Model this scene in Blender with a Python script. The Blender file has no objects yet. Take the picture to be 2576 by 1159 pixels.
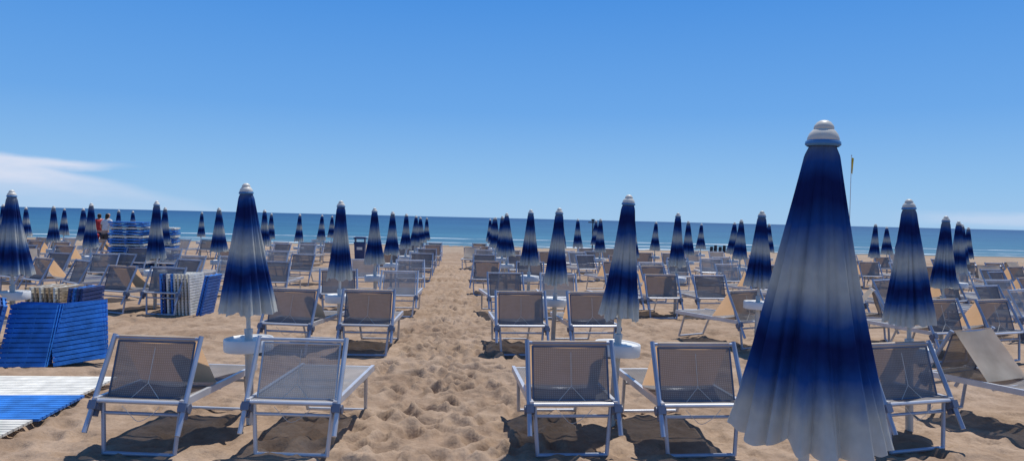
import bpy, math, random
import numpy as np
from mathutils import Vector, Matrix, noise
random.seed(7); rng=np.random.default_rng(5)
S=bpy.context.scene
COL=S.collection
YAW=math.radians(4.86)
F=1860.0

# ---------------------------------------------------------------- terrain
def gz(y):
    if y<6: return 0.0
    if y<56: return -0.0105*(y-6)
    return -0.525-0.03*(y-56)

def spot(t,d):
    """ground spot from a surveyed bearing (tangent) and distance"""
    X=t*d
    return (math.sin(YAW)*d+math.cos(YAW)*X, math.cos(YAW)*d-math.sin(YAW)*X)

# ---------------------------------------------------------------- node helpers
def new_mat(name):
    m=bpy.data.materials.new(name); m.use_nodes=True
    nt=m.node_tree
    for n in list(nt.nodes): nt.nodes.remove(n)
    out=nt.nodes.new('ShaderNodeOutputMaterial')
    return m,nt,out
def N(nt,t,**k):
    n=nt.nodes.new(t)
    for a,v in k.items(): setattr(n,a,v)
    return n
def L(nt,a,b): nt.links.new(a,b)
def math_n(nt,op,a,b=None,c=None,clamp=False):
    n=nt.nodes.new('ShaderNodeMath'); n.operation=op; n.use_clamp=clamp
    for i,v in enumerate((a,b,c)):
        if v is None: continue
        if isinstance(v,(int,float)): n.inputs[i].default_value=v
        else: nt.links.new(v,n.inputs[i])
    return n.outputs[0]
def smooth(nt,v,a,b):
    n=nt.nodes.new('ShaderNodeMapRange'); n.interpolation_type='SMOOTHSTEP'
    nt.links.new(v,n.inputs['Value'])
    n.inputs['From Min'].default_value=a; n.inputs['From Max'].default_value=b
    return n.outputs['Result']
def ramp(nt,fac,stops,interp='LINEAR'):
    r=nt.nodes.new('ShaderNodeValToRGB'); r.color_ramp.interpolation=interp
    e=r.color_ramp.elements
    while len(e)<len(stops): e.new(0.5)
    for i,(p,c) in enumerate(stops):
        e[i].position=p; e[i].color=(c[0],c[1],c[2],1)
    if fac is not None: nt.links.new(fac,r.inputs[0])
    return r.outputs[0]
def mixc(nt,f,a,b,mode='MIX'):
    n=nt.nodes.new('ShaderNodeMix'); n.data_type='RGBA'; n.blend_type=mode
    def s(i,v):
        if isinstance(v,(int,float)): n.inputs[i].default_value=v
        elif isinstance(v,tuple): n.inputs[i].default_value=(v[0],v[1],v[2],1)
        else: nt.links.new(v,n.inputs[i])
    s(0,f); s(6,a); s(7,b)
    return n.outputs[2]

def simple(name,col,rough=0.5,metal=0.0,var=0.12,scale=6.0,bump=0.0,bscale=60):
    m,nt,out=new_mat(name)
    p=N(nt,'ShaderNodeBsdfPrincipled'); L(nt,p.outputs[0],out.inputs[0])
    tc=N(nt,'ShaderNodeTexCoord')
    no=N(nt,'ShaderNodeTexNoise'); no.inputs['Scale'].default_value=scale; no.inputs['Detail'].default_value=6
    L(nt,tc.outputs['Object'],no.inputs['Vector'])
    d=tuple(c*(1-var*2) for c in col); b=tuple(min(1,c*(1+var)) for c in col)
    c=ramp(nt,no.outputs[0],[(0.3,d),(0.7,b)])
    oi=N(nt,'ShaderNodeObjectInfo'); hs=N(nt,'ShaderNodeHueSaturation'); L(nt,c,hs.inputs['Color'])
    L(nt,math_n(nt,'MULTIPLY_ADD',oi.outputs['Random'],0.22,0.88),hs.inputs['Value'])
    L(nt,hs.outputs[0],p.inputs['Base Color'])
    p.inputs['Roughness'].default_value=rough; p.inputs['Metallic'].default_value=metal
    if bump>0:
        n2=N(nt,'ShaderNodeTexNoise'); n2.inputs['Scale'].default_value=bscale
        L(nt,tc.outputs['Object'],n2.inputs['Vector'])
        bu=N(nt,'ShaderNodeBump'); bu.inputs['Strength'].default_value=bump; bu.inputs['Distance'].default_value=0.01
        L(nt,n2.outputs[0],bu.inputs['Height']); L(nt,bu.outputs[0],p.inputs['Normal'])
    return m

# ---------------------------------------------------------------- materials
M_blue=simple('frame_anodised_blue',(0.37,0.42,0.52),0.38,0.35,0.08)
M_alu=simple('frame_white_aluminium',(0.60,0.62,0.66),0.35,0.35,0.08)
M_joint=simple('joint_plastic',(0.12,0.15,0.22),0.5)
M_white=simple('white_plastic',(0.76,0.76,0.74),0.4,0,0.05,4)
M_cap=simple('cap_plastic',(0.66,0.63,0.55),0.45,0,0.06,20)
M_trim=simple('cap_trim',(0.06,0.2,0.42),0.6)
M_pole=simple('pole_paint',(0.62,0.62,0.6),0.4,0.1,0.08)
M_bwood=simple('board_blue_paint',(0.03,0.21,0.66),0.5,0,0.2,7,0.3,40)
M_navy=simple('board_navy_paint',(0.02,0.06,0.22),0.55,0,0.2,7,0.3,40)
M_wwood=simple('board_white_paint',(0.74,0.72,0.64),0.6,0,0.12,8,0.3,40)
M_beige=simple('board_bare_wood',(0.5,0.38,0.25),0.7,0,0.15,8,0.3,40)
M_cord=simple('cord',(0.7,0.68,0.62),0.8)
M_bin=simple('bin_blue',(0.015,0.05,0.17),0.4)
M_skin=simple('skin',(0.5,0.28,0.19),0.6)
M_red=simple('red_cloth',(0.5,0.03,0.03),0.8)
M_wcloth=simple('white_cloth',(0.75,0.75,0.76),0.8)
M_dark=simple('dark_cloth',(0.03,0.035,0.05),0.8)
M_hair=simple('hair',(0.03,0.018,0.01),0.7)
M_yellow=simple('yellow_flag_cloth',(0.7,0.52,0.05),0.7)

def fabric(name,diff,trans,tfac,alpha=0.0,weave=False):
    m,nt,out=new_mat(name)
    tc=N(nt,'ShaderNodeTexCoord')
    no=N(nt,'ShaderNodeTexNoise'); no.inputs['Scale'].default_value=7; no.inputs['Detail'].default_value=8
    L(nt,tc.outputs['Object'],no.inputs['Vector'])
    oi=N(nt,'ShaderNodeObjectInfo')
    c=ramp(nt,no.outputs[0],[(0.3,tuple(x*0.78 for x in diff)),(0.7,tuple(min(1,x*1.12) for x in diff))])
    v=math_n(nt,'MULTIPLY_ADD',oi.outputs['Random'],0.4,0.8)
    hs=N(nt,'ShaderNodeHueSaturation'); L(nt,c,hs.inputs['Color']); L(nt,v,hs.inputs['Value'])
    col=hs.outputs[0]
    if weave:
        sx=N(nt,'ShaderNodeSeparateXYZ'); L(nt,tc.outputs['Object'],sx.inputs[0])
        def lines(o,k):
            a=math_n(nt,'MULTIPLY',o,k); s=math_n(nt,'SINE',a)
            return math_n(nt,'MULTIPLY_ADD',s,0.5,0.5)
        zz=math_n(nt,'ADD',sx.outputs['Z'],sx.outputs['Y'])
        w=math_n(nt,'MULTIPLY',lines(sx.outputs['X'],430),lines(zz,330))
        col=mixc(nt,w,col,tuple(min(1,x*1.8) for x in diff))
    d=N(nt,'ShaderNodeBsdfDiffuse'); L(nt,col,d.inputs[0])
    t=N(nt,'ShaderNodeBsdfTranslucent'); t.inputs[0].default_value=(*trans,1)
    ms=N(nt,'ShaderNodeMixShader'); ms.inputs[0].default_value=tfac
    L(nt,d.outputs[0],ms.inputs[1]); L(nt,t.outputs[0],ms.inputs[2])
    last=ms.outputs[0]
    if alpha>0:
        tr=N(nt,'ShaderNodeBsdfTransparent'); m2=N(nt,'ShaderNodeMixShader'); m2.inputs[0].default_value=alpha
        L(nt,last,m2.inputs[1]); L(nt,tr.outputs[0],m2.inputs[2]); last=m2.outputs[0]
    L(nt,last,out.inputs[0])
    return m
M_mesh=fabric('grey_textile_mesh',(0.19,0.185,0.188),(0.16,0.15,0.15),0.10,0.15,True)
M_meshw=fabric('pale_textile_mesh',(0.28,0.28,0.285),(0.3,0.29,0.28),0.15,0.25,True)
M_canvas=fabric('cream_canvas',(0.58,0.53,0.45),(0.92,0.56,0.30),0.38)

def canopy_mat():
    m,nt,out=new_mat('blue_white_gradient_canvas')
    tc=N(nt,'ShaderNodeTexCoord'); sx=N(nt,'ShaderNodeSeparateXYZ'); L(nt,tc.outputs['Object'],sx.inputs[0])
    oi=N(nt,'ShaderNodeObjectInfo')
    t=math_n(nt,'MULTIPLY_ADD',sx.outputs['Z'],-1.0/0.95,1.80/0.95)   # 0 top .. 1 hem
    mpn=N(nt,'ShaderNodeMapping'); mpn.inputs['Scale'].default_value=(1,1,0.3); L(nt,tc.outputs['Object'],mpn.inputs[0])
    no=N(nt,'ShaderNodeTexNoise'); no.inputs['Scale'].default_value=12; no.inputs['Detail'].default_value=3
    L(nt,mpn.outputs[0],no.inputs['Vector'])
    j=math_n(nt,'MULTIPLY_ADD',no.outputs[0],0.10,-0.05)
    r=math_n(nt,'MULTIPLY_ADD',oi.outputs['Random'],0.08,-0.04)
    t=math_n(nt,'ADD',math_n(nt,'ADD',t,j),r)
    cream=(0.54,0.55,0.51); navy=(0.014,0.026,0.12); blue=(0.022,0.085,0.30); lb=(0.17,0.25,0.39)
    c=ramp(nt,t,[(0.0,(0.22,0.25,0.30)),(0.04,(0.13,0.18,0.28)),(0.09,blue),(0.155,navy),(0.22,navy),(0.30,blue),(0.36,lb),(0.45,cream),
                 (0.51,cream),(0.575,lb),(0.625,blue),(0.69,navy),(0.74,(0.014,0.035,0.15)),(0.805,blue),(0.86,lb),(0.93,cream),(1.0,(0.60,0.61,0.57))])
    n2=N(nt,'ShaderNodeTexNoise'); n2.inputs['Scale'].default_value=30; n2.inputs['Detail'].default_value=6
    L(nt,tc.outputs['Object'],n2.inputs['Vector'])
    sh=math_n(nt,'MULTIPLY_ADD',n2.outputs[0],0.3,0.85)
    hs=N(nt,'ShaderNodeHueSaturation'); L(nt,c,hs.inputs['Color']); L(nt,sh,hs.inputs['Value'])
    d=N(nt,'ShaderNodeBsdfDiffuse'); L(nt,hs.outputs[0],d.inputs[0])
    tr=N(nt,'ShaderNodeBsdfTranslucent'); L(nt,hs.outputs[0],tr.inputs[0])
    ms=N(nt,'ShaderNodeMixShader'); ms.inputs[0].default_value=0.28
    L(nt,d.outputs[0],ms.inputs[1]); L(nt,tr.outputs[0],ms.inputs[2])
    bu=N(nt,'ShaderNodeBump'); bu.inputs['Strength'].default_value=0.6; bu.inputs['Distance'].default_value=0.014
    n3=N(nt,'ShaderNodeTexNoise'); n3.inputs['Scale'].default_value=16; n3.inputs['Detail'].default_value=5
    mp=N(nt,'ShaderNodeMapping'); mp.inputs['Scale'].default_value=(1,1,0.3); L(nt,tc.outputs['Object'],mp.inputs[0]); L(nt,mp.outputs[0],n3.inputs['Vector'])
    L(nt,n3.outputs[0],bu.inputs['Height']); L(nt,bu.outputs[0],d.inputs['Normal'])
    L(nt,ms.outputs[0],out.inputs[0])
    return m
M_canopy=canopy_mat()

# ---------------------------------------------------------------- mesh builder
class MB:
    def __init__(s): s.v=[]; s.f=[]
    def add(s,vs,fs):
        o=len(s.v); s.v+= [tuple(v) for v in vs]; s.f+=[tuple(i+o for i in f) for f in fs]
    def box(s,c,size,M=None):
        x,y,z=[a/2 for a in size]
        vs=[Vector((i*x,j*y,k*z)) for i in(-1,1) for j in(-1,1) for k in(-1,1)]
        if M: vs=[M@v for v in vs]
        vs=[v+Vector(c) for v in vs]
        s.add(vs,[(0,1,3,2),(4,6,7,5),(0,4,5,1),(2,3,7,6),(0,2,6,4),(1,5,7,3)])
    def tube(s,p,q,r,n=8,r2=None,cap=True):
        p=Vector(p);q=Vector(q);d=(q-p).normalized(); r2=r if r2 is None else r2
        a=d.orthogonal().normalized(); b=d.cross(a)
        vs=[];fs=[]
        for P,R in((p,r),(q,r2)):
            for i in range(n):
                t=2*math.pi*i/n; vs.append(P+a*math.cos(t)*R+b*math.sin(t)*R)
        for i in range(n): fs.append((i,(i+1)%n,n+(i+1)%n,n+i))
        if cap: fs+= [tuple(range(n))[::-1],tuple(range(n,2*n))]
        s.add(vs,fs)
    def path(s,pts,r,n=8):
        for i in range(len(pts)-1): s.tube(pts[i],pts[i+1],r,n)
    def revolve(s,prof,n=24,c=(0,0,0)):
        vs=[];fs=[]
        for (r,z) in prof:
            for i in range(n):
                t=2*math.pi*i/n; vs.append((c[0]+r*math.cos(t),c[1]+r*math.sin(t),c[2]+z))
        for k in range(len(prof)-1):
            for i in range(n): fs.append((k*n+i,k*n+(i+1)%n,(k+1)*n+(i+1)%n,(k+1)*n+i))
        s.add(vs,fs)
    def mesh(s,name,mat,sm=False,bevel=0):
        me=bpy.data.meshes.new(name); me.from_pydata(s.v,[],s.f); me.update()
        me.materials.append(mat)
        if sm:
            me.polygons.foreach_set('use_smooth',[True]*len(me.polygons))
            try: me.set_sharp_from_angle(angle=math.radians(45))
            except Exception: pass
        return me
def obj(name,me,parent=None,loc=(0,0,0),rot=(0,0,0)):
    o=bpy.data.objects.new(name,me); COL.objects.link(o)
    o.location=loc; o.rotation_euler=rot
    if parent: o.parent=parent
    return o
def meta(o,label,cat,group=None):
    o['label']=label; o['category']=cat
    if group: o['group']=group

# ---------------------------------------------------------------- ground
def axis(fine0,fine1,step,lo,hi,g=1.12):
    a=list(np.arange(fine0,fine1,step)); s=step; x=a[-1]
    while x<hi: s*=g; x+=s; a.append(min(x,hi))
    s=step; x=a[0]; b=[]
    while x>lo: s*=g; x-=s; b.append(max(x,lo))
    return np.array(sorted(set(b+a)))
def build_ground():
    xs=axis(-4.6,5.4,0.026,-900,900,1.055)
    ys=list(np.arange(4.0,9.5,0.025)); y=ys[-1]; s=0.025
    while y<62: s=min(s*1.011,0.6); y+=s; ys.append(y)
    s=0.6
    while y<400: s*=1.5; y+=s; ys.append(y)
    pre=[]; y=4.0; s=0.05
    while y>-40: s*=1.3; y-=s; pre.append(y)
    ys=np.array(sorted(pre+ys))
    X,Y=np.meshgrid(xs,ys)
    base=np.vectorize(gz)(ys)
    Z=np.repeat(base[:,None],len(xs),1)
    H=np.zeros_like(Z)
    nx=noise.noise
    m=(np.abs(X)<30)&(Y<56)&(Y>2)
    idx=np.argwhere(m)
    for i,j in idx:
        x=xs[j]; y=ys[i]
        h=0.030*nx((x*0.7,y*0.7,0.3))+0.022*nx((x*1.9,y*1.9,4.1))+0.020*nx((x*4.5,y*4.5,9.0))
        if y<18: h+=0.012*nx((x*9,y*9,2.0))
        H[i,j]=h*(0.65 if abs(x)<0.45 else 1.0)
    n=2000
    fx=rng.uniform(-5,5.8,n); fy=4.0+rng.uniform(0,1,n)**1.2*13
    na=1500
    fx=np.concatenate([fx,rng.normal(0,0.40,na)]); fy=np.concatenate([fy,rng.uniform(4,28,na)])
    for a,b in zip(fx,fy):
        j0=np.searchsorted(xs,a-0.28); j1=np.searchsorted(xs,a+0.28)
        i0=np.searchsorted(ys,b-0.28); i1=np.searchsorted(ys,b+0.28)
        if j1<=j0 or i1<=i0: continue
        th=rng.normal(0,0.7); c,s=math.cos(th),math.sin(th)
        dx=X[i0:i1,j0:j1]-a; dy=Y[i0:i1,j0:j1]-b
        u=(dx*c+dy*s)/rng.uniform(0.045,0.07); v=(-dx*s+dy*c)/rng.uniform(0.09,0.14)
        r2=u*u+v*v; k=rng.uniform(0.010,0.038)*(0.8 if abs(a)>0.9 else 1.1)
        H[i0:i1,j0:j1]+= -k*np.exp(-r2**2)+0.42*k*np.exp(-(np.sqrt(r2)-1.45)**2*4)
    Z=Z+H
    ny,nxn=Z.shape
    v=np.stack([X.ravel(),Y.ravel(),Z.ravel()],1)
    a=np.arange(ny*nxn).reshape(ny,nxn)
    q=np.stack([a[:-1,:-1].ravel(),a[:-1,1:].ravel(),a[1:,1:].ravel(),a[1:,:-1].ravel()],1)
    me=bpy.data.meshes.new('sand_ground')
    me.vertices.add(len(v)); me.vertices.foreach_set('co',v.ravel())
    me.loops.add(q.size); me.loops.foreach_set('vertex_index',q.ravel().astype(np.int32))
    me.polygons.add(len(q)); me.polygons.foreach_set('loop_start',np.arange(0,q.size,4,dtype=np.int32))
    me.polygons.foreach_set('use_smooth',np.ones(len(q),dtype=bool))
    me.update(calc_edges=True)
    m,nt,out=new_mat('sand')
    p=N(nt,'ShaderNodeBsdfPrincipled'); p.inputs['Roughness'].default_value=0.95
    p.inputs['Specular IOR Level'].default_value=0.12
    L(nt,p.outputs[0],out.inputs[0])
    tc=N(nt,'ShaderNodeTexCoord'); co=tc.outputs['Object']
    def nz(s,d=6,r=0.6):
        n=N(nt,'ShaderNodeTexNoise'); n.inputs['Scale'].default_value=s; n.inputs['Detail'].default_value=d; n.inputs['Roughness'].default_value=r
        L(nt,co,n.inputs['Vector']); return n.outputs[0]
    c=ramp(nt,nz(0.8,8,0.65),[(0.32,(0.295,0.205,0.140)),(0.5,(0.36,0.262,0.186)),(0.68,(0.425,0.318,0.235))])
    sp=ramp(nt,nz(38,4,0.7),[(0.35,(0.74,0.72,0.70)),(0.52,(1,1,1)),(0.75,(1.0,1.0,1.0))])
    c=mixc(nt,0.6,c,sp,'MULTIPLY')
    sp2=ramp(nt,nz(4,6,0.62),[(0.38,(0.70,0.67,0.64)),(0.58,(1,1,1))])
    c=mixc(nt,0.7,c,sp2,'MULTIPLY')
    sx=N(nt,'ShaderNodeSeparateXYZ'); L(nt,co,sx.inputs[0])
    wet=smooth(nt,math_n(nt,'MULTIPLY_ADD',nz(0.3),3.0,sx.outputs['Y']),51,55)
    c=mixc(nt,wet,c,(0.17,0.125,0.09))
    far=smooth(nt,sx.outputs['Y'],36,44)
    c=mixc(nt,math_n(nt,'MULTIPLY',far,0.35),c,(0.36,0.30,0.23))
    L(nt,c,p.inputs['Base Color'])
    b1=N(nt,'ShaderNodeBump'); b1.inputs['Strength'].default_value=0.75; b1.inputs['Distance'].default_value=0.028
    L(nt,nz(12,6,0.55),b1.inputs['Height'])
    b2=N(nt,'ShaderNodeBump'); b2.inputs['Strength'].default_value=0.4; b2.inputs['Distance'].default_value=0.005
    L(nt,nz(90,5,0.7),b2.inputs['Height']); L(nt,b1.outputs[0],b2.inputs['Normal'])
    L(nt,b2.outputs[0],p.inputs['Normal'])
    me.materials.append(m)
    o=obj('sand_ground',me); o['kind']='structure'
build_ground()

# ---------------------------------------------------------------- sea
def smooth_lin(nt,v,a,b):
    n=nt.nodes.new('ShaderNodeMapRange'); nt.links.new(v,n.inputs['Value'])
    n.inputs['From Min'].default_value=a; n.inputs['From Max'].default_value=b
    return n.outputs['Result']
def build_sea():
    mb=MB(); zz=-0.5
    ys=[50,60,80,120,200,400,1000,3000,12000]; xs=[-12000,-3000,-800,-200,-50,0,50,200,800,3000,12000]
    vs=[(x,y,zz) for y in ys for x in xs]; n=len(xs)
    fs=[(j*n+i,j*n+i+1,(j+1)*n+i+1,(j+1)*n+i) for j in range(len(ys)-1) for i in range(n-1)]
    mb.add(vs,fs)
    m,nt,out=new_mat('sea_water')
    p=N(nt,'ShaderNodeBsdfPrincipled'); p.inputs['Roughness'].default_value=0.45
    p.inputs['Specular IOR Level'].default_value=0.15
    L(nt,p.outputs[0],out.inputs[0])
    tc=N(nt,'ShaderNodeTexCoord'); co=tc.outputs['Object']
    sx=N(nt,'ShaderNodeSeparateXYZ'); L(nt,co,sx.inputs[0]); Y=sx.outputs['Y']
    lg=math_n(nt,'LOGARITHM',Y,10.0)
    c=ramp(nt,smooth_lin(nt,lg,1.70,3.4),[(0.0,(0.09,0.19,0.24)),(0.12,(0.04,0.145,0.23)),(0.35,(0.024,0.11,0.215)),(0.7,(0.014,0.075,0.18)),(1.0,(0.011,0.066,0.17))])
    def nz(sc,scale,d=5,r=0.6):
        mp=N(nt,'ShaderNodeMapping'); mp.inputs['Scale'].default_value=sc; L(nt,co,mp.inputs[0])
        n=N(nt,'ShaderNodeTexNoise'); n.inputs['Scale'].default_value=scale; n.inputs['Detail'].default_value=d; n.inputs['Roughness'].default_value=r
        L(nt,mp.outputs[0],n.inputs['Vector']); return n.outputs[0]
    st=ramp(nt,nz((0.12,0.5,1),0.5),[(0.35,(0.66,0.76,0.82)),(0.65,(1.25,1.18,1.12))])
    c=mixc(nt,0.8,c,st,'MULTIPLY')
    st2=ramp(nt,nz((0.01,0.03,1),0.7),[(0.35,(0.75,0.84,0.9)),(0.65,(1.15,1.1,1.07))])
    c=mixc(nt,0.8,c,st2,'MULTIPLY')
    wob=math_n(nt,'MULTIPLY_ADD',nz((0.06,0.06,1),1.0,4),9.0,Y)
    def band(c0,w):
        d=math_n(nt,'ABSOLUTE',math_n(nt,'SUBTRACT',wob,c0)); return math_n(nt,'SUBTRACT',1.0,smooth(nt,d,w*0.4,w))
    f=math_n(nt,'MAXIMUM',band(60.0,0.9),math_n(nt,'MAXIMUM',band(65,0.8),band(76,1.1)))
    brk=smooth(nt,nz((0.12,0.5,1),1.0,5,0.7),0.42,0.56)
    f=math_n(nt,'MULTIPLY',f,brk)
    caps=smooth(nt,nz((0.05,0.4,1),1.0,6,0.75),0.68,0.75)
    f=math_n(nt,'MAXIMUM',f,math_n(nt,'MULTIPLY',caps,0.5))
    c=mixc(nt,f,c,(0.75,0.78,0.78))
    L(nt,c,p.inputs['Base Color'])
    b=N(nt,'ShaderNodeBump'); b.inputs['Strength'].default_value=0.6; b.inputs['Distance'].default_value=0.25
    L(nt,nz((0.35,1,1),0.9,6,0.65),b.inputs['Height']); L(nt,b.outputs[0],p.inputs['Normal'])
    o=obj('sea',mb.mesh('sea',m)); o['kind']='structure'
build_sea()

# ---------------------------------------------------------------- umbrellas
def canopy_mesh(seed,na,nz_,W=0.222,hem=0.87,r00=0.040):
    r0=random.Random(seed); nl=r0.choice([9,10,11]); ph=r0.uniform(0,6)
    vs=[];fs=[]
    off=r0.uniform(0,50)
    for k in range(nz_+1):
        t=k/nz_
        R=r00+0.012*min(1,t/0.05)+W*t-0.008*math.sin(t*math.pi)
        amp=0.08+0.22*min(1,t*1.3)
        for i in range(na):
            th=2*math.pi*i/na
            cx,cy=math.cos(th),math.sin(th)
            wv=1.5*noise.noise((cx*1.3+off,cy*1.3,t*0.45))+0.3*math.sin(t*2.0+off)
            w=th*nl/2+ph+wv
            lobe=abs(math.sin(w))**0.7
            w2=th*(nl+6)/2+ph*2-1.3*wv+0.5*noise.noise((cx*3,cy*3+off,t*1.1))
            lobe2=abs(math.sin(w2))**0.8
            fine=noise.noise((cx*7+off,cy*7,t*1.6))
            big=noise.noise((cx*0.9+off,cy*0.9,t*1.2+3))
            mixl=0.5+0.5*noise.noise((cx*1.1,cy*1.1+off,t))
            f=lobe*mixl+lobe2*(1-mixl)
            r=R*(1-amp+amp*f*1.05+0.10*big*t+0.08*fine*(0.3+t))
            z=1.80-t*(1.80-hem)
            if t>0.8:
                q=(t-0.8)/0.2
                z+=q*q*(0.04*noise.noise((cx*1.8+off,cy*1.8,7))+0.018*noise.noise((cx*6+off,cy*6,3))-0.010*f)
                r*=1+q*q*0.07*noise.noise((cx*4.5+off,cy*4.5,t*3+9))
            vs.append((r*cx,r*cy,z))
    for k in range(nz_):
        for i in range(na): fs.append((k*na+i,(k+1)*na+i,(k+1)*na+(i+1)%na,k*na+(i+1)%na))
    mb=MB(); mb.add(vs,fs)
    me=mb.mesh('canopy',M_canopy)
    me.polygons.foreach_set('use_smooth',[True]*len(me.polygons))
    return me
CAN_HI=canopy_mesh(3,420,110,0.207,0.832,0.034)
WID=[0.115,0.13,0.15,0.180]
CAN_MID=[canopy_mesh(11+i,220,50,w) for i,w in enumerate(WID)]
CAN_LO=[canopy_mesh(21+i,110,24,w) for i,w in enumerate((0.12,0.135,0.15,0.17))]
mb=MB(); mb.revolve([(0.0,1.868),(0.012,1.867),(0.022,1.861),(0.030,1.850),(0.032,1.842),(0.031,1.838),(0.036,1.834),(0.045,1.822),(0.050,1.808),(0.050,1.799),(0.047,1.796),(0.0,1.796)],28)
ME_CAP=mb.mesh('finial_cap',M_cap,True)
mb=MB(); mb.revolve([(0.048,1.803),(0.055,1.797),(0.056,1.788),(0.050,1.782),(0.047,1.79)],32); ME_TRIM=mb.mesh('cap_trim',M_trim,True)
mb=MB(); mb.tube((0,0,0.55),(0,0,1.80),0.017,16); mb.tube((0,0,-0.25),(0,0,0.70),0.030,16); mb.tube((0,0,0.70),(0,0,0.73),0.034,16)
mb.tube((0.03,0,0.52),(0.06,0,0.52),0.008,8)
ME_POLE=mb.mesh('pole',M_pole,True)
mb=MB(); mb.revolve([(0.0,0.648),(0.168,0.648),(0.172,0.656),(0.182,0.660),(0.187,0.654),(0.187,0.575),(0.183,0.565),(0.175,0.565),(0.172,0.62),(0.0,0.62)],40)
ME_TABLE=mb.mesh('tray_table',M_white,True)

def umbrella(x,y,lod,tilt=(0,0),dz=0.0,label=None,table=True,rz=None,sc=0.965,wi=None):
    e=obj('beach_umbrella',None,loc=(x,y,gz(y)+dz))
    e.empty_display_size=0.2
    rz=random.uniform(0,6.28) if rz is None else rz
    e.rotation_euler=(Matrix.Rotation(math.radians(tilt[0]),3,'Y')@Matrix.Rotation(math.radians(tilt[1]),3,'X')@Matrix.Rotation(rz,3,'Z')).to_euler()
    e.scale=(sc,sc,sc)
    meta(e,label or 'closed blue and white beach umbrella standing in the sand','beach umbrella','closed umbrellas in rows on the beach')
    if lod==0: cm=CAN_HI
    elif lod==1: cm=CAN_MID[wi] if wi is not None else random.choice(CAN_MID[:3])
    else: cm=random.choice(CAN_LO)
    obj('canopy',cm,e)
    obj('finial_cap',ME_CAP,e)
    if lod<2: obj('cap_trim',ME_TRIM,e)
    obj('pole',ME_POLE,e)
    if table: obj('tray_table',ME_TABLE,e)
    return e

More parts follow.
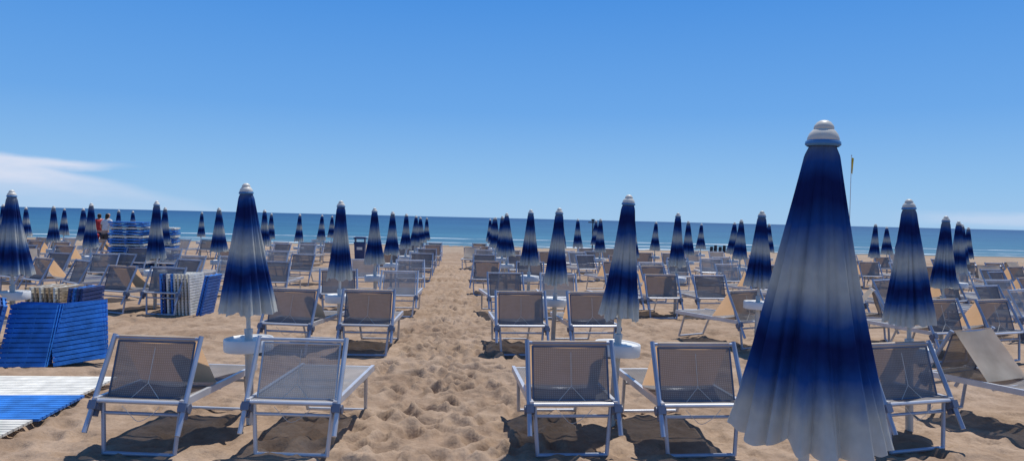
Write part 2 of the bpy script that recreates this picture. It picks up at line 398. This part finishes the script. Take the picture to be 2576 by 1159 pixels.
# ---------------------------------------------------------------- sunbeds
def bed_meshes(frame_mat,rail_mat,mesh_mat,n=8):
    d={}
    mb=MB()
    for s in(-1,1):
        mb.box((s*0.285,0.58,0.36),(0.026,1.20,0.045))
    mb.tube((-0.285,-0.01,0.36),(0.285,-0.01,0.36),0.015,n); mb.tube((-0.285,1.17,0.36),(0.285,1.17,0.36),0.015,n)
    mb.tube((-0.285,0.55,0.335),(0.285,0.55,0.335),0.012,n)
    d['frame']=mb.mesh('bed_frame',frame_mat,True)
    for nm,y0,y1 in(('h',0.03,0.0),('f',1.02,1.16)):
        mb=MB()
        for s in(-1,1): mb.tube((s*0.262,y0,0.35),(s*0.235,y1,0.012),0.0145,n)
        mb.tube((-0.236,y1,0.018),(0.236,y1,0.018),0.0145,n)
        yy=y0+(y1-y0)*0.25; mb.tube((-0.25,yy,0.275),(0.25,yy,0.275),0.012,n)
        d['leg_'+nm]=mb.mesh('leg',rail_mat if nm=='h' else frame_mat,True)
    mb=MB(); vs=[];nx,ny=6,16
    for j in range(ny+1):
        for i in range(nx+1):
            u=i/nx*2-1; v=j/ny
            vs.append((u*0.268,v*1.16,0.372-0.028*(1-u*u)*math.sin(math.pi*v)))
    mb.add(vs,[(j*(nx+1)+i,j*(nx+1)+i+1,(j+1)*(nx+1)+i+1,(j+1)*(nx+1)+i) for j in range(ny) for i in range(nx)])
    d['seat']=mb.mesh('seat',mesh_mat,True)
    B=Vector((0,0.085,0.365)); T=Vector((0,0.20,0.715))
    mb=MB(); vs=[]
    for j in range(ny+1):
        for i in range(nx+1):
            u=i/nx*2-1; v=j/ny; p=B.lerp(T,v)
            p=p+Vector((u*0.255,0.03*(1-u*u)*math.sin(math.pi*v),-0.012*(1-u*u)*v)); vs.append(p)
    mb.add(vs,[(j*(nx+1)+i,j*(nx+1)+i+1,(j+1)*(nx+1)+i+1,(j+1)*(nx+1)+i) for j in range(ny) for i in range(nx)])
    d['backrest']=mb.mesh('backrest',mesh_mat,True)
    mb=MB()
    for s in(-1,1): mb.tube(B+Vector((s*0.262,0,-0.01)),T+Vector((s*0.262,0,0.005)),0.007,n)
    mb.tube(T+Vector((-0.262,0,0)),T+Vector((0.262,0,0)),0.008,n); mb.tube(B+Vector((-0.262,0,0)),B+Vector((0.262,0,0)),0.008,n)
    d['backrest_frame']=mb.mesh('backrest_frame',M_joint if rail_mat is M_blue else rail_mat,True)
    mb=MB()
    for s in(-1,1):
        mb.tube((s*0.305,-0.10,0.175),(s*0.298,0.215,0.755),0.017,n)
    mb.tube((-0.298,0.207,0.738),(0.298,0.207,0.738),0.013,n)
    d['sunshade_frame']=mb.mesh('sunshade_frame',rail_mat,True)
    P=Vector((0,0.215,0.752)); Q=Vector((0,0.50,0.385))
    mb=MB(); vs=[]
    for j in range(ny+1):
        for i in range(nx+1):
            u=i/nx*2-1; v=j/ny; p=P.lerp(Q,v)+Vector((u*(0.265+0.01*v),-0.015*(1-u*u)*math.sin(math.pi*v),-0.02*(1-u*u)*math.sin(math.pi*v)-0.006*(1-u*u))); vs.append(p)
    mb.add(vs,[(j*(nx+1)+i,j*(nx+1)+i+1,(j+1)*(nx+1)+i+1,(j+1)*(nx+1)+i) for j in range(ny) for i in range(nx)])
    mb.add([(-0.262,0.195,0.722),(0.262,0.195,0.722),(0.262,0.196,0.750),(-0.262,0.196,0.750),(0.265,0.215,0.7535),(-0.265,0.215,0.7535)],[(0,1,2,3),(3,2,4,5)])
    d['sunshade']=mb.mesh('sunshade',M_canvas,True)
    mb=MB()
    mb.box((0,0,0),(0.05,0.085,0.055)); mb.tube((-0.035,0,0),(0.035,0,0),0.03,12); mb.box((0,0.02,-0.04),(0.03,0.04,0.05))
    d['hinge']=mb.mesh('hinge',M_joint,True)
    mb=MB()
    c=[(-0.12,0.05,0.34),(0.0,0.10,0.46),(0.12,0.05,0.34)]
    mb.path(c,0.0020,5); mb.path([(0,0.10,0.46),(0.004,0.172,0.68)],0.0020,5)
    pts=[(-0.12+0.24*k/8+0.01*math.sin(k),0.0,0.33-0.10*math.sin(math.pi*k/8)) for k in range(9)]
    mb.path(pts,0.002,5)
    d['cord']=mb.mesh('cord',M_cord)
    return d
BED=bed_meshes(M_alu,M_blue,M_mesh)
BEDW=bed_meshes(M_alu,M_alu,M_meshw)
def sunbed(x,y,rot=0,style=0,near=False,label=None,tilt=0):
    D=BEDW if style==1 else BED
    e=obj('sunbed',None,loc=(x,y,gz(y)+0.0),rot=(math.radians(tilt),0,math.radians(rot)))
    e.empty_display_size=0.2
    if label is None:
        label=('white framed sunbed with pale mesh standing on sand','aluminium sunbed with grey mesh and no sunshade on sand')[style-1] if style else 'aluminium sunbed with grey mesh and cream sunshade on sand'
    meta(e,label,'sunbed','sunbeds in rows on the sand')
    obj('bed_frame',D['frame'],e); obj('leg',D['leg_h'],e); obj('leg',D['leg_f'],e)
    obj('seat',D['seat'],e); b=obj('backrest',D['backrest'],e); obj('backrest_frame',D['backrest_frame'],b)
    obj('sunshade_frame',D['sunshade_frame'],e)
    if style==0: obj('sunshade',D['sunshade'],e)
    if near or y<13:
        for s in(-1,1): obj('hinge',D['hinge'],e,loc=(s*0.298,0.0,0.325),rot=(math.radians(-25),0,0))
    if near: obj('cord',D['cord'],b)
    return e

sunbed(-1.97,4.95,-8,0,True); sunbed(-1.00,4.93,-6,1,True)
sunbed(0.86,4.90,1,0,True); sunbed(1.745,4.88,2,0,True)
sunbed(3.36,4.98,13,0,True)
sunbed(4.36,6.10,203,0,True,label='sunbed turned around with its cream sunshade raised, on sand')
sunbed(-1.83,8.60,-12,0,True); sunbed(-0.93,8.58,-3,0,True)
sunbed(0.88,8.66,2,0,True); sunbed(1.76,8.72,4,0,True)
sunbed(4.02,9.35,26,0,True); sunbed(6.1,8.45,14,0,True); sunbed(6.85,8.5,18,0,True)
sunbed(-5.2,8.3,-20,0,True)

umbrella(1.145,2.31,0,(1.6,0.5),0.108,'large closed blue and white umbrella with cream cap, standing in sand',rz=0.6,sc=0.98)
umbrella(-1.47,5.72,1,(-1.9,0),0.015,wi=3); umbrella(1.31,5.72,1,(3.0,0),0.005,wi=0); umbrella(3.65,5.52,1,(-2.0,0),0.02,wi=2)
umbrella(-1.33,9.30,1,(-0.3,0),wi=0); umbrella(1.36,9.42,1,(1.5,0),-0.02,wi=0); umbrella(3.97,9.2,1,(1.0,0),wi=2); umbrella(6.66,9.45,1,(0.5,0),wi=1)
umbrella(-4.98,8.95,1,(-1.0,0),0.02,wi=3)
far=[(948,12.8),(986,16.6),(1021,20.3),(1043,24),(1060,28),(1074,32),
 (1332,13),(1277,16.8),(1265,20.5),(1248,24.4),(1240,28),(1233,32),
 (393,12.4),(230,16.2),(553,16.4),(8,20.5),(68,24.5),(136,20),(160,27),(213,22.8),(297,26),(335,30),(412,20),(505,29),
 (667,20),(681,28),(751,26),(807,28.5),(833,33),
 (1413,24),(1455,25),(1510,21.8),(1497,29),(1587,18.0),(1647,25),(1703,13.4),(1733,21.2),(1763,28),(1844,22.7),(1862,18),(1932,25),
 (2200,21.3),(2234,26),(2261,31),(2413,14),(2424,18.2),(2437,22.8),(2040,17.6),(2090,22)]
rs=random.Random(99)
def sty(px):
    r=rs.random()
    if r<0.25: return 1
    return 2 if r<(0.72 if px<1900 else 0.45) else 0
for px,d in far:
    x,y=spot((px-1288)/F,d)
    umbrella(x,y,1 if d<14 else 2,(random.uniform(-1.6,1.6),random.uniform(-1,1)),random.uniform(-0.01,0.04))
    sunbed(x-0.48+random.uniform(-.06,.06),y-0.70+random.uniform(-.1,.1),random.gauss(2 if x>2.5 else -2 if x<-2 else 0,7)+ (10 if x>2.5 else -14 if x<-3 else 0),sty(px))
    if (px,d) in ((833,33),): continue
    sunbed(x+0.43+random.uniform(-.06,.06),y-0.70+random.uniform(-.1,.1),random.gauss(0,7)+(10 if x>2.5 else -14 if x<-3 else 0),sty(px))
for px,d,r in [(60,14.5,-30),(120,14.0,-35),(215,13.6,-40),(325,16.3,-30),(90,18,-150),(480,14.6,-25),(700,14.6,-8),(765,18.0,-12),(620,24,-10),(580,20,-14),(100,23,-20),(30,18,-30),
               (1190,27,170),(1640,16,14),(1560,13.0,10),(1700,19,12),(2210,13.2,30),(2190,11.0,60),(2540,11.5,25),(2460,12.2,20),(2560,14.8,30),(2490,17,25),(2330,19,20),(2110,13,20),(1990,14,15),(2000,20,15),(1900,15.5,12),(2540,20,20),(2350,25,15),(2130,27,12),(2450,21,160),(2500,24,200)]:
    x,y=spot((px-1288)/F,d); sunbed(x,y-0.5,r+random.uniform(-5,5),0 if abs(r)>100 else sty(px))

# ---------------------------------------------------------------- slatted walkway panels
def panel_mesh(w,h,mat,ns,th=0.035,name='walkway_panel'):
    mb=MB(); sh=h/ns
    for k in range(ns): mb.box((0,(k+0.5)*sh,th*0.5+0.008),(w,sh*0.80,th*0.55))
    for s in(-0.42,0,0.42): mb.box((s*w,h/2,0.008),(0.05,h*0.99,0.018))
    me=mb.mesh(name,mat); return me
def panel(me,M,label,group='slatted walkway panels'):
    o=obj('walkway_panel',me); o.matrix_world=M; meta(o,label,'walkway panel',group); return o
T=Matrix.Translation; R=Matrix.Rotation; rad=math.radians
WW=panel_mesh(1.5,0.71,M_wwood,12); WB=panel_mesh(1.5,0.71,M_bwood,12)
for k,(y0,me) in enumerate([(4.16,WB),(4.88,WW),(5.60,WB),(6.32,WW)]):
    panel(me,T((-3.72+0.03*((k*7)%3-1),y0,0.030))@R(rad(0.9*(-1)**k),4,'Z')@R(rad(0.5),4,'X'),
          ('blue' if me is WB else 'white')+' slatted walkway panel lying flat on the sand')
PB=panel_mesh(0.48,0.66,M_bwood,13); PN=panel_mesh(0.50,0.66,M_navy,13); PW=panel_mesh(0.52,0.66,M_wwood,15); PC=panel_mesh(0.52,0.66,M_beige,15)
def lean(me,x,y,az,back,roll,label,z=0.0):
    M=T((x,y,gz(y)+z))@R(rad(az),4,'Z')@R(rad(90-back),4,'X')@R(rad(roll),4,'Z')
    panel(me,M,label)
for k in range(4):
    lean(PB,-4.27-0.015*k,7.84+0.07*k,-4,22,1.5-k*0.7,'blue slatted panel leaning in a stack on sand',-0.01)
for k in range(3):
    lean(PB,-3.79-0.02*k,8.02+0.07*k,16,26,9-2*k,'blue slatted panel leaning askew against a stack',0.01)
for k in range(3):
    lean(PB if k!=1 else PN,-4.66-0.07*k,7.98+0.05*k,-58,12,-5,'blue slatted panel leaning at an angle against a stack')
for k in range(12):
    me=[PC,PW,PC,PW,PC,PC,PW,PC,PN,PB,PN,PN][k]
    nm={id(PC):'bare wood',id(PW):'white',id(PN):'navy blue',id(PB):'blue'}[id(me)]
    lean(me,-5.10+0.050*k,9.75,86,4-0.5*k if k<8 else -6,0,nm+' slatted panel standing on edge in a row')
for k in range(11):
    me=[PB,PN,PW,PB,PW,PW,PW,PW,PW,PB,PB][k]
    nm={id(PC):'bare wood',id(PW):'white',id(PN):'navy blue',id(PB):'blue'}[id(me)]
    lean(me,-4.50+0.055*k+(0.04 if k>8 else 0),12.35,84,3 if k<9 else -12,0,nm+' slatted panel standing on edge in a row')
SB=panel_mesh(0.85,0.8,M_bwood,10,0.07); SW=panel_mesh(0.85,0.8,M_wwood,10,0.07)
for bx,n,dd in((333,19,20.0),(412,17,21.0)):
    x,y=spot((bx-1288)/F,dd)
    for k in range(n):
        me=SB if (k%3!=1) else SW
        panel(me,T((x+random.uniform(-.03,.03),y-0.4,gz(y)+0.01+0.075*k))@R(rad(8+random.uniform(-3,3)),4,'Z'),('blue' if me is SB else 'white')+' slatted panel lying in a tall pile')

# ---------------------------------------------------------------- litter bin
def litter_bin():
    x,y=spot((907-1288)/F,31)
    e=obj('litter_bin',None,loc=(x,y,gz(y))); e.scale=(1.15,1.15,1.15); meta(e,'dark blue litter bin with lid standing on sand','litter bin')
    mb=MB(); mb.add([(-.17,-.17,0),(.17,-.17,0),(.17,.17,0),(-.17,.17,0),(-.2,-.2,.62),(.2,-.2,.62),(.2,.2,.62),(-.2,.2,.62)],[(0,1,5,4),(1,2,6,5),(2,3,7,6),(3,0,4,7),(3,2,1,0)])
    mb.box((0,-0.205,0.58),(0.42,0.02,0.04)); mb.box((0,0.205,0.58),(0.42,0.02,0.04))
    for s in(-1,1):
        mb.box((s*0.17,0,0.68),(0.03,0.36,0.14))
    obj('bin_body',mb.mesh('bin_body',M_bin),e)
    mb=MB(); mb.box((0,0,0.77),(0.44,0.44,0.05)); mb.box((0,0,0.80),(0.36,0.36,0.03)); obj('lid',mb.mesh('lid',M_bin),e)
    mb=MB(); mb.box((0,-0.195,0.40),(0.2,0.012,0.10),R(rad(3),3,'X')); obj('sticker',mb.mesh('sticker',M_white),e)
litter_bin()

# ---------------------------------------------------------------- flagpole and lookout
def lookout():
    x,y=spot((2136-1288)/F,37)
    e=obj('flagpole',None,loc=(x,y,gz(y))); meta(e,'tall thin flagpole with yellow flag on the beach','flagpole')
    mb=MB(); mb.tube((0,0,-0.2),(0,0,5.4),0.022,8,0.014); mb.tube((0,0,5.4),(0,0,5.45),0.03,8); obj('pole',mb.mesh('pole',M_pole),e)
    mb=MB(); vs=[]
    for j in range(9):
        for i in range(7):
            u=i/6; v=j/8; vs.append((0.015+u*0.10*(1-0.3*v),0.05*math.sin(u*6+v*2),5.36-v*0.8-0.1*u))
    mb.add(vs,[(j*7+i,j*7+i+1,(j+1)*7+i+1,(j+1)*7+i) for j in range(8) for i in range(6)])
    obj('flag',mb.mesh('flag',M_yellow),e)
    e=obj('lifeguard_tower',None,loc=(x+0.15,y+2,gz(y+2))); meta(e,'white lifeguard lookout chair with ladder near the water','lifeguard tower')
    mb=MB()
    for a in(-1,1):
        for b in(-1,1): mb.tube((a*0.65,b*0.6,-0.1),(a*0.4,b*0.4,1.9),0.035,8)
    for z,w in((0.6,0.57),(1.3,0.48)):
        for s in(-1,1): mb.tube((-w,s*w,z),(w,s*w,z),0.025,6); mb.tube((s*w,-w,z),(s*w,w,z),0.025,6)
    obj('tower_leg',mb.mesh('tower_leg',M_white),e)
    mb=MB(); mb.box((0,0,1.92),(0.95,0.95,0.05)); mb.box((0,-0.35,2.55),(0.7,0.04,0.5)); mb.box((0,0,2.3),(0.7,0.6,0.04))
    for s in(-1,1): mb.tube((s*0.35,-0.35,1.9),(s*0.35,-0.35,2.85),0.025,6); mb.tube((s*0.35,0.35,1.9),(s*0.35,0.35,2.5),0.025,6)
    obj('seat',mb.mesh('seat',M_white),e)
    mb=MB()
    for s in(-1,1): mb.tube((0.55,s*0.2,1.9),(1.1,s*0.2,0),0.025,6)
    for k in range(6): t=k/6+0.1; mb.tube((0.55+0.55*t,-0.2,1.9-1.9*t),(0.55+0.55*t,0.2,1.9-1.9*t),0.02,6)
    obj('ladder',mb.mesh('ladder',M_white),e)
lookout()
def post(px,d,h):
    x,y=spot((px-1288)/F,d)
    mb=MB(); mb.tube((0,0,-0.2),(0,0,h),0.035,8); mb.tube((-0.25,0,h-0.12),(0.25,0,h-0.12),0.03,8); mb.box((0.0,0,h),(0.16,0.1,0.1))
    o=obj('beach_post',mb.mesh('beach_post',M_dark),loc=(x,y,gz(y))); meta(o,'thin dark post with short crossbar on the beach','post')
post(1491,40,1.95)
for i,px in enumerate((1790,1800,1812,1822,1834)):
    x,y=spot((px-1288)/F,52)
    mb=MB(); mb.tube((0,0,-0.4),(0.03,0,0.35+0.1*(i%2)),0.13,8,0.11); mb.tube((0.03,0,0.35+0.1*(i%2)),(0.03,0,0.38+0.1*(i%2)),0.09,8)
    o=obj('wooden_piling',mb.mesh('wooden_piling',M_dark),loc=(x,y,-0.45)); meta(o,'dark wooden piling at the water edge','piling','pilings at the water edge')

# ---------------------------------------------------------------- people
def skin_obj(name,verts,edges,rad_,mat,parent,sub=2):
    me=bpy.data.meshes.new(name); me.from_pydata(verts,edges,[]); me.update()
    o=obj(name,me,parent)
    md=o.modifiers.new('Skin','SKIN')
    for i,r in enumerate(rad_): o.data.skin_vertices[0].data[i].radius=(r,r) if not isinstance(r,tuple) else r
    o.data.skin_vertices[0].data[0].use_root=True
    md.use_smooth_shade=True
    s=o.modifiers.new('Sub','SUBSURF'); s.levels=sub; s.render_levels=sub
    me.materials.append(mat)
    return o
def person(x,y,rot,bend,shirt,legs,label,hl=0.0):
    e=obj('person',None,loc=(x,y,gz(y)),rot=(0,0,rad(rot))); meta(e,label,'person')
    b=bend
    def up(z,dx=0):
        k=max(0,z-0.92); return Vector((dx,-k*math.sin(b),0.92+k*math.cos(b) if z>0.92 else z))
    V=[];E=[];Rr=[]
    def v(p,r,par=None):
        V.append(tuple(p)); Rr.append(r)
        if par is not None: E.append((par,len(V)-1))
        return len(V)-1
    pel=v(up(0.93),(0.15,0.11)); w=v(up(1.08),(0.125,0.09),pel); ch=v(up(1.28),(0.155,0.105),w); nb=v(up(1.42),(0.09,0.07),ch)
    nk=v(up(1.49),0.05,nb); hd=v(up(1.58),(0.072,0.085),nk); tp=v(up(1.70),(0.06,0.07),hd)
    fc=v(up(1.585)+Vector((0,-0.085,0)),0.018,hd)
    for s in(-1,1):
        ea=v(up(1.59,s*0.078),0.012,hd)
        sh=v(up(1.40,s*0.17),0.055,nb); el=v(up(1.14,s*0.25)+Vector((0,-0.03,0)),0.04,sh); wr=v(up(0.95,s*0.24)+Vector((0,-0.16,0)),0.028,el)
        pm=v(Vector(V[wr])+Vector((0,-0.04,-0.05)),(0.03,0.018),wr)
        for f in range(4):
            a=v(Vector(V[pm])+Vector((s*0.018*(f-1.5),-0.02,-0.045)),0.009,pm); v(Vector(V[a])+Vector((0,-0.005,-0.035+0.004*abs(f-1))),0.007,a)
        a=v(Vector(V[pm])+Vector((-s*0.035,-0.02,0.0)),0.01,pm); v(Vector(V[a])+Vector((-s*0.01,-0.01,-0.03)),0.008,a)
        hp=v((s*0.09,0,0.86),0.09,pel); kn=v((s*0.10,-0.02,0.48),0.06,hp); an=v((s*0.10,0.02,0.09),0.04,kn); v((s*0.11,-0.13,0.035),0.035,an)
    skin_obj('body',V,E,Rr,M_skin,e)
    P=[tuple(up(0.95)),tuple(up(1.08)),tuple(up(1.28)),tuple(up(1.41))]; Ed=[(0,1),(1,2),(2,3)]; Q=[(0.165,0.125),(0.145,0.108),(0.17,0.12),(0.095,0.08)]
    for s in(-1,1):
        P+=[tuple(up(1.40,s*0.18)),tuple(up(1.22,s*0.235)+Vector((0,-0.02,0)))]; n=len(P); Ed+=[(3,n-2),(n-2,n-1)]; Q+=[0.07,0.062]
    skin_obj('shirt',P,Ed,Q,shirt,e)
    P=[(0,0,0.95)];Ed=[];Q=[(0.165,0.125)]
    for s in(-1,1):
        P+=[(s*0.09,0,0.85),(s*0.10,-0.02,0.50)]; n=len(P); Ed+=[(0,n-2),(n-2,n-1)]; Q+=[0.105,0.08]
    skin_obj('shorts',P,Ed,Q,legs,e)
    P=[tuple(up(1.66)+Vector((0,0.02,0.02))),tuple(up(1.58)+Vector((0,0.045,0))),tuple(up(1.50-hl)+Vector((0,0.06,0)))]
    skin_obj('hair',P,[(0,1),(1,2)],[(0.088,0.09),(0.08,0.07),(0.05,0.03)],M_hair,e)
x,y=spot((264-1288)/F,29); person(x,y,160,0.22,M_wcloth,M_dark,'person in white shirt and dark shorts standing stooped on the beach',0.05)
x,y=spot((251-1288)/F,29.5); person(x,y,-150,0.3,M_red,M_red,'person in red top bending forward beside another person')

# ---------------------------------------------------------------- world
SUN_EL=rad(65); SUN_AZ=rad(34)
w=bpy.data.worlds.new('World'); S.world=w; w.use_nodes=True; nt=w.node_tree
for n in list(nt.nodes): nt.nodes.remove(n)
out=N(nt,'ShaderNodeOutputWorld'); bg=N(nt,'ShaderNodeBackground'); L(nt,bg.outputs[0],out.inputs[0])
sky=N(nt,'ShaderNodeTexSky'); sky.sky_type='NISHITA'; sky.sun_disc=False; sky.sun_elevation=SUN_EL; sky.sun_rotation=SUN_AZ
sky.air_density=1.0; sky.dust_density=0.3; sky.ozone_density=1.0; sky.altitude=0
tc=N(nt,'ShaderNodeTexCoord'); sx=N(nt,'ShaderNodeSeparateXYZ'); L(nt,tc.outputs['Generated'],sx.inputs[0])
grad=ramp(nt,sx.outputs['Z'],[(0.0,(3.2,5.6,8.5)),(0.045,(2.5,5.05,8.4)),(0.14,(1.3,3.75,8.1)),(0.29,(0.55,2.7,7.5)),(0.6,(0.35,1.4,4.2)),(1.0,(0.3,1.0,3.0))])
base=mixc(nt,0.92,sky.outputs[0],grad)
ysafe=math_n(nt,'MAXIMUM',sx.outputs['Y'],0.05)
u0=math_n(nt,'DIVIDE',sx.outputs['X'],ysafe); z0=math_n(nt,'DIVIDE',sx.outputs['Z'],ysafe)
cv=N(nt,'ShaderNodeCombineXYZ'); L(nt,u0,cv.inputs[0]); L(nt,math_n(nt,'MULTIPLY',z0,5.0),cv.inputs[1])
cn=N(nt,'ShaderNodeTexNoise'); cn.inputs['Scale'].default_value=9; cn.inputs['Detail'].default_value=7; cn.inputs['Roughness'].default_value=0.55; L(nt,cv.outputs[0],cn.inputs['Vector'])
nn=math_n(nt,'MULTIPLY_ADD',cn.outputs[0],0.018,-0.009)
z1=math_n(nt,'ADD',z0,nn)
u=math_n(nt,'MULTIPLY_ADD',u0,5.4,3.097)
ub=math_n(nt,'MULTIPLY_ADD',u,-0.0133,0.0698)
lb=math_n(nt,'MULTIPLY_ADD',u,0.0178,0.0387)
ub2=math_n(nt,'MULTIPLY_ADD',u,-0.042,0.0686)
a=smooth(nt,math_n(nt,'SUBTRACT',ub,z1),-0.001,0.008)
f=math_n(nt,'MAXIMUM',math_n(nt,'SUBTRACT',z1,lb),math_n(nt,'SUBTRACT',ub2,z1))
b=smooth(nt,f,-0.003,0.012)
bspike=math_n(nt,'MULTIPLY',a,b)
low=smooth(nt,z1,0.006,0.055)
mask=math_n(nt,'MULTIPLY',bspike,math_n(nt,'MULTIPLY_ADD',low,0.72,0.18))
front=smooth(nt,sx.outputs['Y'],0.1,0.2)
mask=math_n(nt,'MULTIPLY',mask,front)
mask=math_n(nt,'MULTIPLY',mask,math_n(nt,'MULTIPLY_ADD',cn.outputs[0],1.0,0.5),None,True)
r1=smooth(nt,u0,0.60,0.76); zb=math_n(nt,'ABSOLUTE',math_n(nt,'SUBTRACT',z1,0.014)); r2=math_n(nt,'SUBTRACT',1.0,smooth(nt,zb,0.002,0.014))
mask2=math_n(nt,'MULTIPLY',math_n(nt,'MULTIPLY',r1,r2),0.4); mask2=math_n(nt,'MULTIPLY',mask2,front)
mask=math_n(nt,'MAXIMUM',mask,mask2)
col=mixc(nt,mask,base,(7.0,7.5,8.9))
L(nt,col,bg.inputs[0]); bg.inputs[1].default_value=0.10

sd=Vector((math.cos(SUN_EL)*math.sin(SUN_AZ),math.cos(SUN_EL)*math.cos(SUN_AZ),math.sin(SUN_EL)))
ld=bpy.data.lights.new('sun','SUN'); ld.energy=4.5; ld.angle=rad(0.5); ld.color=(1.0,0.965,0.91)
lo=bpy.data.objects.new('sun',ld); COL.objects.link(lo); lo.rotation_euler=(-sd).to_track_quat('-Z','Y').to_euler()

# ---------------------------------------------------------------- camera
cd=bpy.data.cameras.new('camera'); cam=bpy.data.objects.new('camera',cd); COL.objects.link(cam)
cd.sensor_width=36; cd.lens=26; cd.clip_end=20000; cd.clip_start=0.05
cam.matrix_world=T((0,0,1.6))@R(-YAW,4,'Z')@R(rad(90-0.95),4,'X')@R(rad(1.33),4,'Z')
S.camera=cam
S.view_settings.view_transform='Standard'; S.view_settings.look='None'; S.view_settings.exposure=0
